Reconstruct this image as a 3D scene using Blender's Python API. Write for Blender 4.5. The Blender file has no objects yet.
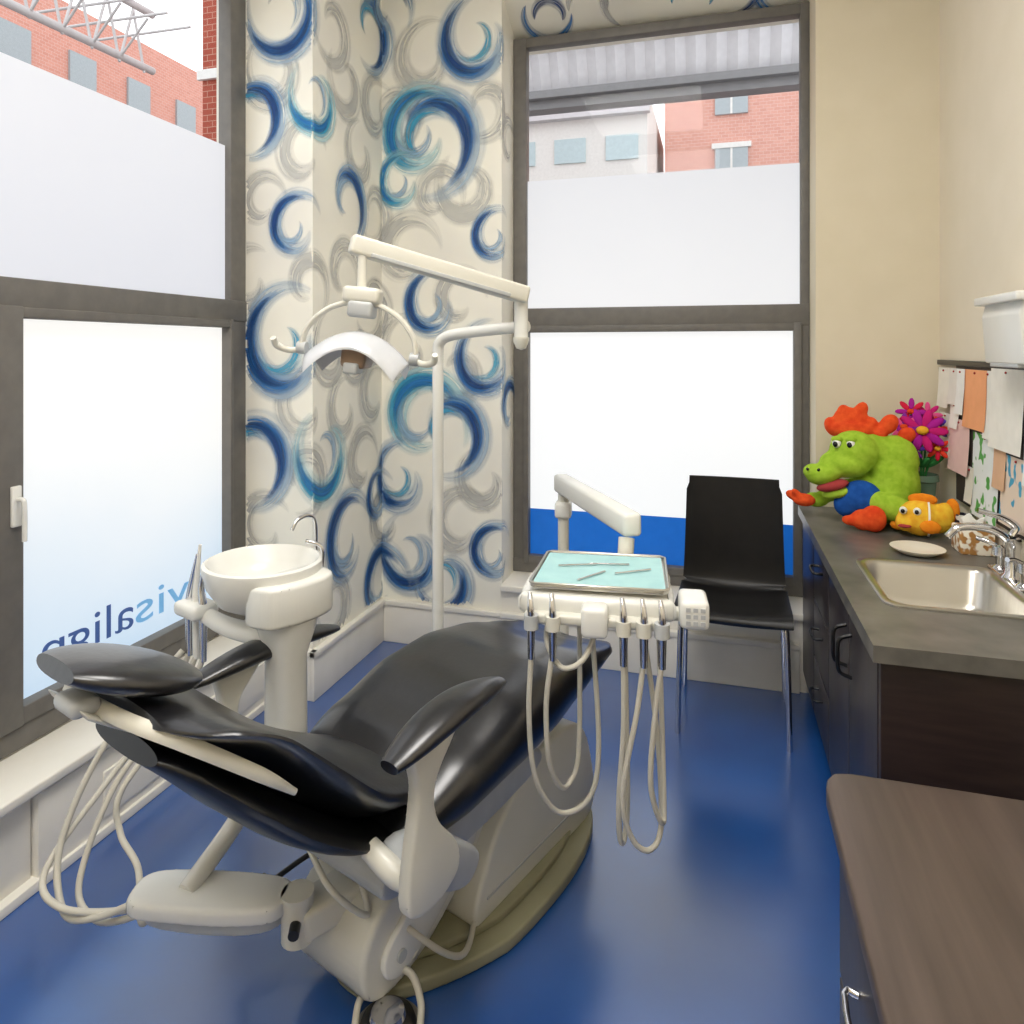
import bpy, bmesh, math, random
from mathutils import Vector, Matrix, Euler
random.seed(7)
scene=bpy.context.scene
try:
    scene.view_settings.view_transform='Standard'
    scene.view_settings.look='None'
except Exception: pass

def lin(c):
    return tuple(((v/255)/12.92 if v/255<=0.04045 else (((v/255)+0.055)/1.055)**2.4) for v in c)

# ---------------------------------------------------------------- materials
def M(name,c,rough=0.5,metal=0.0,c2=None,scale=(20,20,20),nscale=1.0,bump=0.0,coat=0.0,emis=None,estr=0.0,detail=3,ramp=(0.35,0.65),spec=None,alpha=None,trans=0.0,coatr=0.12,coatior=1.5):
    m=bpy.data.materials.new(name); m.use_nodes=True
    nt=m.node_tree; b=nt.nodes['Principled BSDF']
    b.inputs['Roughness'].default_value=rough
    b.inputs['Metallic'].default_value=metal
    if coat: b.inputs['Coat Weight'].default_value=coat; b.inputs['Coat Roughness'].default_value=coatr; b.inputs['Coat IOR'].default_value=coatior
    if spec is not None: b.inputs['Specular IOR Level'].default_value=spec
    if trans: b.inputs['Transmission Weight'].default_value=trans
    if c2 is None: c2=tuple(max(0,v-6) for v in c)
    tc=nt.nodes.new('ShaderNodeTexCoord'); mp=nt.nodes.new('ShaderNodeMapping')
    mp.inputs['Scale'].default_value=scale
    nz=nt.nodes.new('ShaderNodeTexNoise'); nz.inputs['Scale'].default_value=nscale; nz.inputs['Detail'].default_value=detail
    cr=nt.nodes.new('ShaderNodeValToRGB')
    cr.color_ramp.elements[0].position=ramp[0]; cr.color_ramp.elements[1].position=ramp[1]
    cr.color_ramp.elements[0].color=(*lin(c),1); cr.color_ramp.elements[1].color=(*lin(c2),1)
    L=nt.links.new
    L(tc.outputs['Object'],mp.inputs['Vector']); L(mp.outputs['Vector'],nz.inputs['Vector'])
    L(nz.outputs['Fac'],cr.inputs['Fac']); L(cr.outputs['Color'],b.inputs['Base Color'])
    if bump:
        bp=nt.nodes.new('ShaderNodeBump'); bp.inputs['Strength'].default_value=bump; bp.inputs['Distance'].default_value=0.01
        L(nz.outputs['Fac'],bp.inputs['Height']); L(bp.outputs['Normal'],b.inputs['Normal'])
    if emis is not None:
        b.inputs['Emission Color'].default_value=(*lin(emis),1); b.inputs['Emission Strength'].default_value=estr
    return m

def film_glow_mat(name,top,bot,z0,z1,strength):  # emission ramp in the film stands in for daylight coming through
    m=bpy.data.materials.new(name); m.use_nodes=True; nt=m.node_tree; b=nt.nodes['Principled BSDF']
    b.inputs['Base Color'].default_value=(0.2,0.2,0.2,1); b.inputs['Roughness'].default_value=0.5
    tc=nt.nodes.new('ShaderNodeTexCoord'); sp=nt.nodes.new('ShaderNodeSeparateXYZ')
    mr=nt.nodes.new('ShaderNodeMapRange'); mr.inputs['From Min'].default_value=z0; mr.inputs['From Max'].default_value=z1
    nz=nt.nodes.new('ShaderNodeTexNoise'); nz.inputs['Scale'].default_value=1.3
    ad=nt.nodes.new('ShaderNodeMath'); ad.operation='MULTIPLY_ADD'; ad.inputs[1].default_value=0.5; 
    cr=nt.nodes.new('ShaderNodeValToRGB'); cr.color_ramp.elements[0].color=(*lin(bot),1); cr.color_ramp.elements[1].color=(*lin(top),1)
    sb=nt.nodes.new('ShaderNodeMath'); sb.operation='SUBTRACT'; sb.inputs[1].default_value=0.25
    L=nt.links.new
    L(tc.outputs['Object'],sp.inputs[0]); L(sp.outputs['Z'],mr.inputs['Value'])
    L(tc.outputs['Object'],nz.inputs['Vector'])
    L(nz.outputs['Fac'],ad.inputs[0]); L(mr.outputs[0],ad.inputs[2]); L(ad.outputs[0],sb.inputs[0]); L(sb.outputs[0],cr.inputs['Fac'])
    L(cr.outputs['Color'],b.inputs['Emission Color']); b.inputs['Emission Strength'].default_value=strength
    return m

def brick_mat(name,c1,c2,mort,axis):
    m=bpy.data.materials.new(name); m.use_nodes=True; nt=m.node_tree; b=nt.nodes['Principled BSDF']
    b.inputs['Roughness'].default_value=0.9
    tc=nt.nodes.new('ShaderNodeTexCoord'); sp=nt.nodes.new('ShaderNodeSeparateXYZ'); cb=nt.nodes.new('ShaderNodeCombineXYZ')
    br=nt.nodes.new('ShaderNodeTexBrick'); br.inputs['Scale'].default_value=4.0
    br.inputs['Color1'].default_value=(*lin(c1),1); br.inputs['Color2'].default_value=(*lin(c2),1); br.inputs['Mortar'].default_value=(*lin(mort),1)
    br.inputs['Mortar Size'].default_value=0.015
    L=nt.links.new
    L(tc.outputs['Object'],sp.inputs[0]); L(sp.outputs[axis],cb.inputs[0]); L(sp.outputs['Z'],cb.inputs[1])
    L(cb.outputs[0],br.inputs['Vector']); L(br.outputs['Color'],b.inputs['Base Color'])
    return m

# ---------------------------------------------------------------- mesh helpers
def link(o,parent=None):
    scene.collection.objects.link(o)
    if parent is not None: o.parent=parent
    return o
def empty(name,loc=(0,0,0),rz=0):
    e=bpy.data.objects.new(name,None); e.empty_display_size=0.1
    e.location=loc; e.rotation_euler=(0,0,rz); scene.collection.objects.link(e); return e
def mesh(name,vs,fs,mat,parent=None,smooth=True,uv=None):
    me=bpy.data.meshes.new(name); me.from_pydata([tuple(v) for v in vs],[],fs); me.update()
    bm=bmesh.new(); bm.from_mesh(me); bmesh.ops.recalc_face_normals(bm,faces=bm.faces); bm.to_mesh(me); bm.free()
    if mat: me.materials.append(mat)
    if smooth:
        for p in me.polygons: p.use_smooth=True
        try: me.set_sharp_from_angle(angle=math.radians(42))
        except Exception: pass
    return link(bpy.data.objects.new(name,me),parent)
def from_bm(name,bm,mat,parent=None,smooth=True,ang=42):
    me=bpy.data.meshes.new(name); bmesh.ops.recalc_face_normals(bm,faces=bm.faces); bm.to_mesh(me); bm.free()
    if mat: me.materials.append(mat)
    if smooth:
        for p in me.polygons: p.use_smooth=True
        try: me.set_sharp_from_angle(angle=math.radians(ang))
        except Exception: pass
    return link(bpy.data.objects.new(name,me),parent)
def box(name,lo,hi,mat,parent=None,bev=0.0,seg=3,rot=None):
    bm=bmesh.new(); bmesh.ops.create_cube(bm,size=1)
    lo=Vector(lo);hi=Vector(hi);c=(lo+hi)/2;s=hi-lo
    for v in bm.verts: v.co=Vector((v.co.x*s.x,v.co.y*s.y,v.co.z*s.z))
    if bev: bmesh.ops.bevel(bm,geom=bm.edges[:],offset=bev,segments=seg,profile=0.5,affect='EDGES')
    R=rot.to_matrix() if rot else Matrix.Identity(3)
    for v in bm.verts: v.co=R@v.co+c
    return from_bm(name,bm,mat,parent,smooth=bool(bev),ang=60)
def prism(name,poly,x0,x1,mat,parent=None,bev=0.01,seg=3,axis='x'):
    bm=bmesh.new(); n=len(poly)
    def P(x,a,b):
        return (x,a,b) if axis=='x' else ((a,x,b) if axis=='y' else (a,b,x))
    A=[bm.verts.new(P(x0,a,b)) for a,b in poly]; B=[bm.verts.new(P(x1,a,b)) for a,b in poly]
    bm.faces.new(A); bm.faces.new(B[::-1])
    for i in range(n): bm.faces.new([A[i],A[(i+1)%n],B[(i+1)%n],B[i]])
    bmesh.ops.recalc_face_normals(bm,faces=bm.faces)
    if bev: bmesh.ops.bevel(bm,geom=bm.edges[:],offset=bev,segments=seg,profile=0.5,affect='EDGES')
    return from_bm(name,bm,mat,parent,ang=50)
def cat(pts,n=8):
    pts=[Vector(p) for p in pts]
    if len(pts)<3: return pts
    out=[];P=[2*pts[0]-pts[1]]+pts+[2*pts[-1]-pts[-2]]
    for i in range(1,len(P)-2):
        p0,p1,p2,p3=P[i-1],P[i],P[i+1],P[i+2]
        for k in range(n):
            t=k/n
            out.append(0.5*((2*p1)+(p2-p0)*t+(2*p0-5*p1+4*p2-p3)*t*t+(3*p1-p0-3*p2+p3)*t**3))
    out.append(pts[-1]); return out
def smooth_poly(poly,n=5):
    k=len(poly);out=[]
    P=[Vector(p) for p in poly]
    for i in range(k):
        p0,p1,p2,p3=P[i-1],P[i],P[(i+1)%k],P[(i+2)%k]
        for j in range(n):
            t=j/n
            v=0.5*((2*p1)+(p2-p0)*t+(2*p0-5*p1+4*p2-p3)*t*t+(3*p1-p0-3*p2+p3)*t**3)
            out.append((v.x,v.y))
    return out
def tube(name,pts,r,mat,parent=None,seg=10,sm=8,flat=None):
    P=cat(pts,sm) if sm else [Vector(p) for p in pts]
    N=len(P)
    def rad(i):
        if isinstance(r,(list,tuple)):
            f=i/(N-1)*(len(r)-1); a=int(min(f,len(r)-2)); return r[a]+(r[a+1]-r[a])*(f-a)
        return r
    vs=[];fs=[]
    t=(P[1]-P[0]).normalized(); up=Vector((0,0,1)) if abs(t.z)<0.9 else Vector((0,1,0))
    u=t.cross(up).normalized()
    for i in range(N):
        t2=((P[min(i+1,N-1)]-P[max(i-1,0)])).normalized()
        u=(u-t2*u.dot(t2))
        if u.length<1e-5: u=t2.orthogonal()
        u.normalize(); w=t2.cross(u)
        for k in range(seg):
            a=2*math.pi*k/seg; q=rad(i)
            fx,fy=(flat if flat else (1,1))
            vs.append(P[i]+u*math.cos(a)*q*fx+w*math.sin(a)*q*fy)
    for i in range(N-1):
        for k in range(seg):
            fs.append([i*seg+k,i*seg+(k+1)%seg,(i+1)*seg+(k+1)%seg,(i+1)*seg+k])
    fs.append(list(range(seg))[::-1]); fs.append([(N-1)*seg+k for k in range(seg)])
    return mesh(name,vs,fs,mat,parent)
def loft(name,rings,mat,parent=None,cap=True):
    n=len(rings[0]);vs=[v for r in rings for v in r];fs=[]
    for i in range(len(rings)-1):
        for k in range(n):
            fs.append([i*n+k,i*n+(k+1)%n,(i+1)*n+(k+1)%n,(i+1)*n+k])
    if cap: fs.append(list(range(n))[::-1]); fs.append([(len(rings)-1)*n+k for k in range(n)])
    return mesh(name,vs,fs,mat,parent)
def lathe(name,prof,mat,parent=None,c=(0,0,0),seg=36,sx=1,sy=1,rot=None):
    vs=[];fs=[];R=rot.to_matrix() if rot else Matrix.Identity(3);c=Vector(c)
    for r,z in prof:
        for k in range(seg):
            a=2*math.pi*k/seg; vs.append(R@Vector((r*math.cos(a)*sx,r*math.sin(a)*sy,z))+c)
    n=len(prof)
    for i in range(n-1):
        for k in range(seg): fs.append([i*seg+k,i*seg+(k+1)%seg,(i+1)*seg+(k+1)%seg,(i+1)*seg+k])
    fs.append(list(range(seg))[::-1]); fs.append([(n-1)*seg+k for k in range(seg)])
    return mesh(name,vs,fs,mat,parent)
def ell_bm(bm,c,r,rot=None,u=20,v=12):
    R=(rot.to_matrix() if rot else Matrix.Identity(3))
    ret=bmesh.ops.create_uvsphere(bm,u_segments=u,v_segments=v,radius=1)
    for q in ret['verts']:
        q.co=R@Vector((q.co.x*r[0],q.co.y*r[1],q.co.z*r[2]))+Vector(c)
def ell(name,c,r,mat,parent=None,rot=None):
    bm=bmesh.new(); ell_bm(bm,c,r,rot); return from_bm(name,bm,mat,parent,ang=180)
def blob(name,ells,mat,parent=None,vox=0.008,sm=4):
    bm=bmesh.new()
    for e in ells: ell_bm(bm,e[0],e[1],e[2] if len(e)>2 else None)
    o=from_bm(name,bm,mat,parent,ang=180)
    m=o.modifiers.new('r','REMESH'); m.mode='VOXEL'; m.voxel_size=vox; m.use_smooth_shade=True
    s=o.modifiers.new('s','SMOOTH'); s.factor=0.6; s.iterations=sm
    return o
def sgp(v,p): return math.copysign(abs(v)**p,v)
def interp(tab,x):
    if x<=tab[0][0]: return tab[0][1:]
    for a,b in zip(tab,tab[1:]):
        if x<=b[0]:
            t=(x-a[0])/(b[0]-a[0]); t=t*t*(3-2*t)*0.4+t*0.6
            return tuple(p+(q-p)*t for p,q in zip(a[1:],b[1:]))
    return tab[-1][1:]
def beam(name,p,q,w,h,mat,par,bev=0.008):
    p=Vector(p);q=Vector(q);d=q-p;L=d.length
    bm=bmesh.new(); bmesh.ops.create_cube(bm,size=1)
    for v in bm.verts: v.co=Vector((v.co.x*L,v.co.y*w,v.co.z*h))
    bmesh.ops.bevel(bm,geom=bm.edges[:],offset=bev,segments=3,profile=0.5,affect='EDGES')
    Rm=d.to_track_quat('X','Z').to_matrix()
    for v in bm.verts: v.co=Rm@v.co+(p+q)/2
    return from_bm(name,bm,mat,par,ang=60)

# ---------------------------------------------------------------- palette
m_cream=M('wall_paint_cream',(222,212,188),0.75,c2=(219,209,184),nscale=0.3,spec=0.2)
m_cream2=M('wall_paint_beige',(232,222,202),0.7,c2=(229,219,198),nscale=0.3,spec=0.2)
m_paper=M('wallpaper_base',(246,243,230),0.6,c2=(234,231,221),scale=(2.2,2.2,2.2),nscale=1.0,detail=2,ramp=(0.45,0.7))
m_white=M('painted_trim_white',(240,236,226),0.45,c2=(234,230,219),nscale=0.3)
m_ceil=M('ceiling_white',(242,240,235),0.8)
m_frame=M('window_frame_grey',(112,109,104),0.45,c2=(104,101,97))
m_floor=M('floor_blue_vinyl',(18,74,146),0.28,c2=(23,84,158),scale=(3,3,3),nscale=1.0,detail=6,bump=0.03,spec=0.8,coat=0.9,coatr=0.22,coatior=1.9)
m_black=M('black_upholstery',(19,19,22),0.3,c2=(25,25,28),scale=(60,60,60),bump=0.04,spec=0.7,coat=0.35,coatr=0.2)
m_blackp=M('black_plastic',(18,18,20),0.35)
m_beige=M('unit_beige_enamel',(220,218,207),0.3,c2=(214,212,200),nscale=0.2)
m_beige2=M('unit_white_enamel',(232,232,227),0.25,c2=(227,227,221),nscale=0.2)
m_olive=M('base_plate_putty',(150,147,120),0.45,c2=(142,139,112),nscale=0.3)
m_hose=M('hose_grey',(202,198,185),0.45)
m_chrome=M('chrome',(222,222,225),0.12,metal=1.0)
m_steel=M('brushed_steel',(205,202,194),0.28,metal=1.0,scale=(4,80,4))
m_alum=M('cast_grey',(186,189,190),0.35)
m_counter=M('laminate_stone',(82,81,76),0.35,c2=(122,118,110),scale=(9,9,9),detail=8,ramp=(0.3,0.75))
m_espresso=M('espresso_wood',(38,28,27),0.4,c2=(50,38,35),scale=(6,6,60),detail=5)
m_espv=M('espresso_wood_vertical',(42,35,36),0.33,c2=(58,50,50),scale=(50,50,4),detail=5)
m_desk=M('desk_wood_brown',(88,75,67),0.4,c2=(70,59,52),scale=(45,3,45),detail=6,ramp=(0.3,0.7))
m_teal=M('tray_paper_teal',(172,214,214),0.6,c2=(162,206,208))
m_film_l1=film_glow_mat('frosted_film_glow_left_lower',(252,250,246),(184,212,236),0.35,1.25,0.94)  # film colours carry painted daylight, glowing without any light behind
m_film_l2=film_glow_mat('frosted_film_glow_left_upper',(234,235,241),(220,223,233),1.7,2.4,0.83)
m_film_r1=film_glow_mat('frosted_film_glow_right_lower',(250,250,250),(242,245,247),0.4,1.6,0.92)
m_film_r2=film_glow_mat('frosted_film_glow_right_upper',(224,226,232),(240,241,244),1.7,2.4,0.83)
m_blue=M('film_blue_band_glow',(24,96,184),0.4,emis=(20,100,190),estr=0.5)  # blue film given its own glow to imitate daylight behind it

def glass_mat():
    m=bpy.data.materials.new('clear_glass'); m.use_nodes=True; nt=m.node_tree
    for n in list(nt.nodes): nt.nodes.remove(n)
    o=nt.nodes.new('ShaderNodeOutputMaterial'); mx=nt.nodes.new('ShaderNodeMixShader'); tr=nt.nodes.new('ShaderNodeBsdfTransparent'); gl=nt.nodes.new('ShaderNodeBsdfGlossy')
    gl.inputs['Roughness'].default_value=0.02; mx.inputs[0].default_value=0.004
    nt.links.new(tr.outputs[0],mx.inputs[1]); nt.links.new(gl.outputs[0],mx.inputs[2]); nt.links.new(mx.outputs[0],o.inputs[0]); return m
m_glass=glass_mat()

# ---------------------------------------------------------------- room shell
XL,XR,YB,YW,YP,XP=-2.0,0.90,3.30,3.57,2.65,-1.66
WX0,WX1=-1.01,0.422
ZS,ZT,ZC=0.35,3.12,3.5
ZF=3.26
box('floor',(XL-0.2,-1.7,-0.1),(XR+0.15,YW+0.15,0),m_floor)
box('ceiling',(XL-0.2,-1.7,ZC),(XR+0.15,YW+0.15,ZC+0.1),m_ceil)
box('wall_front',(XL-0.2,-1.8,0),(XR+0.15,-1.7,ZC),m_cream)
box('wall_right',(XR,-1.7,0),(XR+0.15,YW+0.15,ZC),m_cream2)
wl=empty('wall_left')
box('wall_below_window',(XL-0.15,-1.7,0),(XL,YP,ZS),m_white,wl)
box('wall_above_window',(XL-0.15,0.2,ZT),(XL,YP,ZC),m_cream,wl)
box('wall_side_of_window',(XL-0.15,-1.7,ZS),(XL,0.2,ZC),m_cream,wl)
wb=empty('wall_back')
box('corner_pillar',(XL-0.15,YP,0),(XP,YW+0.15,ZC),m_paper,wb)
box('papered_section',(XP,YB,0),(WX0,YW+0.15,ZC),m_paper,wb)
box('below_window',(WX0,YB,0),(WX1,YW+0.15,ZS-0.03),m_white,wb)
prism('above_window',[(YB,ZF),(YW,ZT),(YW+0.15,ZT),(YW+0.15,ZC),(YB,ZC)],WX0,WX1,m_paper,wb,0.0)
box('painted_section',(WX1,YB,0),(XR,YW+0.15,ZC),m_cream,wb)

def ink_mat():
    m=bpy.data.materials.new('wallpaper_ink'); m.use_nodes=True; nt=m.node_tree
    b=nt.nodes['Principled BSDF']; out=nt.nodes['Material Output']; b.inputs['Roughness'].default_value=0.6
    at=nt.nodes.new('ShaderNodeAttribute'); at.attribute_name='ink'
    uv=nt.nodes.new('ShaderNodeAttribute'); uv.attribute_name='stroke'
    mp=nt.nodes.new('ShaderNodeMapping'); mp.inputs['Scale'].default_value=(1.0,6.5,1)
    nz=nt.nodes.new('ShaderNodeTexNoise'); nz.inputs['Scale'].default_value=1.0; nz.inputs['Detail'].default_value=4
    cr=nt.nodes.new('ShaderNodeMapRange'); cr.inputs['From Min'].default_value=0.28; cr.inputs['From Max'].default_value=0.56
    cr.inputs['To Min'].default_value=0.15
    L=nt.links.new
    L(uv.outputs['Vector'],mp.inputs['Vector']); L(mp.outputs['Vector'],nz.inputs['Vector']); L(nz.outputs['Fac'],cr.inputs['Value'])
    ml=nt.nodes.new('ShaderNodeMath'); ml.operation='MULTIPLY'; ml.use_clamp=True
    L(cr.outputs[0],ml.inputs[0]); L(at.outputs['Alpha'],ml.inputs[1])
    tr=nt.nodes.new('ShaderNodeBsdfTransparent'); mx=nt.nodes.new('ShaderNodeMixShader')
    L(at.outputs['Color'],b.inputs['Base Color'])
    L(ml.outputs[0],mx.inputs[0]); L(tr.outputs[0],mx.inputs[1]); L(b.outputs[0],mx.inputs[2]); L(mx.outputs[0],out.inputs['Surface'])
    return m
m_ink=ink_mat()
def unfold(U,z,e):
    if U<0.34: return (XL+U,YP-e,z)
    if U<0.99: return (XP+e,YP+U-0.34,z)
    if U<1.64: return (XP+U-0.99,YB-e,z)
    return (WX0+e,YB+U-1.64,z)
sv=[];sf=[];scol=[];suv=[]
NAVY=(18,64,126);BLUE=(40,118,186);TEAL=(28,160,202);GREY=(190,191,190);WASH=(148,180,210);TW=(160,210,224)
cnt=[0]
def stroke(U,z,r,a0,sweep,W,col,al=1.0,spiral=0.15):
    na,nw=44,6; base=len(sv); cnt[0]+=1; e=0.0012+0.00004*cnt[0]; seed=cnt[0]*3.7
    ok=[]
    for i in range(na+1):
        t=i/na; a=a0+sweep*t; ww=W*(math.sin(math.pi*min(1,t*0.96+0.02))**0.8)
        rr=r*(1-spiral*t)
        for j in range(nw+1):
            s=j/nw; q=rr+(s-0.5)*ww
            uu=U+q*math.cos(a)*0.94; zz=z+q*math.sin(a)*1.06
            inb = 0.003<uu<1.87 and 0.22<zz<3.49
            ok.append(inb)
            sv.append(unfold(min(max(uu,0.002),1.87),min(max(zz,0.22),3.49),e))
            scol.append((*lin(col),al*(math.sin(math.pi*s)**0.7 if 0<s<1 else 0)*(math.sin(math.pi*t)**0.5 if 0<t<1 else 0)))
            suv.append((t*3,s,seed))
    for i in range(na):
        for j in range(nw):
            q=[base+i*(nw+1)+j,base+i*(nw+1)+j+1,base+(i+1)*(nw+1)+j+1,base+(i+1)*(nw+1)+j]
            if all(ok[k-base] for k in q):
                xs=[sv[k] for k in q]
                if max((Vector(xs[0])-Vector(x)).length for x in xs)<0.1: sf.append(q)
D=math.radians
def swirl(U,z,r,kind,ang=None):
    a=D(ang if ang is not None else random.uniform(0,360))
    if kind=='grey':
        r*=1.3
        stroke(U,z,r,a,D(330),r*0.75,GREY,0.62,0.62); return
    r*=1.08
    c={'navy':NAVY,'blue':BLUE,'teal':TEAL}[kind]
    stroke(U+0.015,z,r*1.18,a-D(40),D(330),r*0.8,WASH if kind!='teal' else TW,0.75,0.55)
    stroke(U,z,r,a,D(215),r*0.50,c if kind!='navy' else BLUE,0.95,0.28)
    stroke(U,z,r*0.98,a+D(15),D(165),r*0.30,NAVY if kind!='teal' else BLUE,0.95,0.25)
    stroke(U-r*0.08,z+r*0.05,r*0.6,a+D(110),D(220),r*0.3,TEAL if kind=='navy' else WASH,0.8,0.45)
greys=[(.09,2.15,.1,'grey',0),(.1,.71,.12,'grey',30),(.17,.38,.12,'grey',90),(.92,2.72,.13,'grey',40),(.49,1.5,.13,'grey',100),(.5,2.95,.13,'grey',200),
 (1.14,2.0,.15,'grey',0),(1.42,.62,.14,'grey',20),(1.24,2.98,.15,'grey',60),(.88,1.72,.14,'grey',200),(.9,1.27,.14,'grey',10),(1.46,2.32,.14,'grey',120),
 (.76,2.45,.12,'grey',90),(1.42,1.75,.12,'grey',0),(.3,.95,.12,'grey',250),(.78,.95,.13,'grey',0),(1.75,2.55,.1,'grey',0),(.72,1.5,.12,'grey',150),
 (.15,2.72,.13,'grey',120),(.02,1.8,.12,'grey',50),(1.05,2.7,.13,'grey',240),(1.12,1.5,.13,'grey',70),(1.4,1.38,.12,'grey',180),(.3,2.35,.12,'grey',10),(.6,1.85,.13,'grey',300),(.52,.35,.13,'grey',160),(1.3,2.28,.12,'grey',330),(1.0,.62,.12,'grey',30),(1.55,.85,.12,'grey',80),(1.55,2.7,.12,'grey',210),
 (.30,1.25,.12,'grey',40),(.62,2.75,.13,'grey',140),(.33,1.78,.11,'grey',300),(.9,2.2,.12,'grey',220),(.6,1.22,.12,'grey',60)]
blues=[(.19,2.98,.17,'blue',190),(.03,2.53,.14,'navy',-80),(.25,2.03,.12,'blue',60),(.20,1.52,.2,'navy',95),
 (.03,1.02,.17,'navy',-70),(.37,2.6,.14,'teal',170),(.63,2.19,.15,'blue',-60),
 (.85,3.1,.16,'navy',-90),(.44,1.04,.17,'teal',160),(.63,.6,.18,'blue',50),
 (1.26,2.56,.22,'navy',-70),(1.20,2.6,.19,'teal',60),(1.09,2.36,.12,'teal',80),(1.51,3.05,.18,'navy',110),(1.60,2.06,.11,'blue',80),
 (1.27,1.73,.14,'blue',90),(1.56,1.45,.15,'navy',120),(1.22,1.14,.20,'teal',10),(1.36,1.08,.17,'navy',-80),(1.09,.84,.15,'navy',100),(1.60,.49,.12,'blue',60),
 (1.15,.46,.16,'blue',150),(.95,.3,.16,'blue',30),(1.33,.34,.14,'navy',200),(1.75,1.2,.12,'blue',0),(1.0,3.25,.13,'blue',0),(.93,.75,.11,'blue',70)]
for s in greys+blues: swirl(*s)
me=bpy.data.meshes.new('wallpaper_swirls'); me.from_pydata(sv,[],sf); me.materials.append(m_ink)
ca=me.color_attributes.new('ink','FLOAT_COLOR','POINT'); va=me.attributes.new('stroke','FLOAT_VECTOR','POINT')
for i in range(len(sv)):
    ca.data[i].color=scol[i]; va.data[i].vector=suv[i]
link(bpy.data.objects.new('wallpaper_swirls',me),wb)
def soffit_swirls():
    vs=[];fs=[];cols=[];uvs=[]
    for (cx,cy,r,a0,col) in [(-.82,3.44,.13,0,BLUE),(-.8,3.44,.08,3,NAVY),(-.4,3.42,.13,2,GREY),(-.1,3.45,.1,3,TEAL),(.08,3.44,.13,4,NAVY),(-.6,3.42,.1,3,GREY),(.3,3.45,.12,1,BLUE)]:
        b=len(vs);na,nw=30,4
        for i in range(na+1):
            t=i/na;a=a0+3.8*t;w=.06*math.sin(math.pi*min(1,max(0,t)))**.6 if t<1 else 0
            for j in range(nw+1):
                s=j/nw;q=r*(1-.15*t)+(s-.5)*w; y=min(max(cy+q*math.sin(a),3.302),3.56)
                vs.append((min(max(cx+q*math.cos(a),WX0),WX1),y,ZF-(y-YB)/(YW-YB)*(ZF-ZT)-0.003)); cols.append((*lin(col),.8*math.sin(math.pi*s)**.5 if 0<s<1 else 0)); uvs.append((t*3,s,cx*9))
        for i in range(na):
            for j in range(nw): fs.append([b+i*(nw+1)+j,b+i*(nw+1)+j+1,b+(i+1)*(nw+1)+j+1,b+(i+1)*(nw+1)+j])
    me=bpy.data.meshes.new('soffit_swirls'); me.from_pydata(vs,[],fs); me.materials.append(m_ink)
    ca=me.color_attributes.new('ink','FLOAT_COLOR','POINT'); va=me.attributes.new('stroke','FLOAT_VECTOR','POINT')
    for i in range(len(vs)): ca.data[i].color=cols[i]; va.data[i].vector=uvs[i]
    link(bpy.data.objects.new('soffit_swirls',me),wb)
soffit_swirls()

bb=empty('baseboard_back')
box('board',(WX0+0.0,YB-0.02,0),(0.355,YB,0.19),m_white,bb,0.003)
box('cap',(WX0,YB-0.03,0.19),(0.355,YB,0.215),m_white,bb,0.004)
box('board_corner',(XP+0.02,YB-0.02,0),(WX0,YB,0.19),m_white,bb,0.003)
box('cap_corner',(XP+0.02,YB-0.03,0.19),(WX0,YB,0.215),m_white,bb,0.004)
b2=empty('baseboard_pillar')
box('board_side',(XP,YP-0.02,0),(XP+0.02,YB,0.19),m_white,b2,0.003)
box('cap_side',(XP,YP-0.03,0.19),(XP+0.03,YB,0.215),m_white,b2,0.004)
box('board_front',(-1.81,YP-0.02,0),(XP,YP,0.19),m_white,b2,0.003)
box('cap_front',(-1.81,YP-0.03,0.19),(XP+0.03,YP,0.215),m_white,b2,0.004)
box('trim_window_ledge',(WX0,YB-0.03,ZS-0.03),(WX1,YW-0.03,ZS),m_white,None,0.005)
hc=empty('radiator_cover')
x0=XL+0.004
box('top_ledge',(x0,-1.6,0.275),(-1.79,YP-0.02,0.305),m_white,hc,0.006)
box('front_panel_near',(x0,-1.6,0.0),(-1.83,1.50,0.275),m_white,hc,0.003)
box('front_panel_far',(x0,1.505,0.0),(-1.81,YP-0.03,0.262),m_white,hc,0.003)
box('panel_strip',(x0,1.72,0.06),(-1.803,YP-0.05,0.2),m_white,hc,0.003)
box('kick',(x0,1.0,0.0),(-1.80,YP-0.03,0.03),m_white,hc,0.003)

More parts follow.
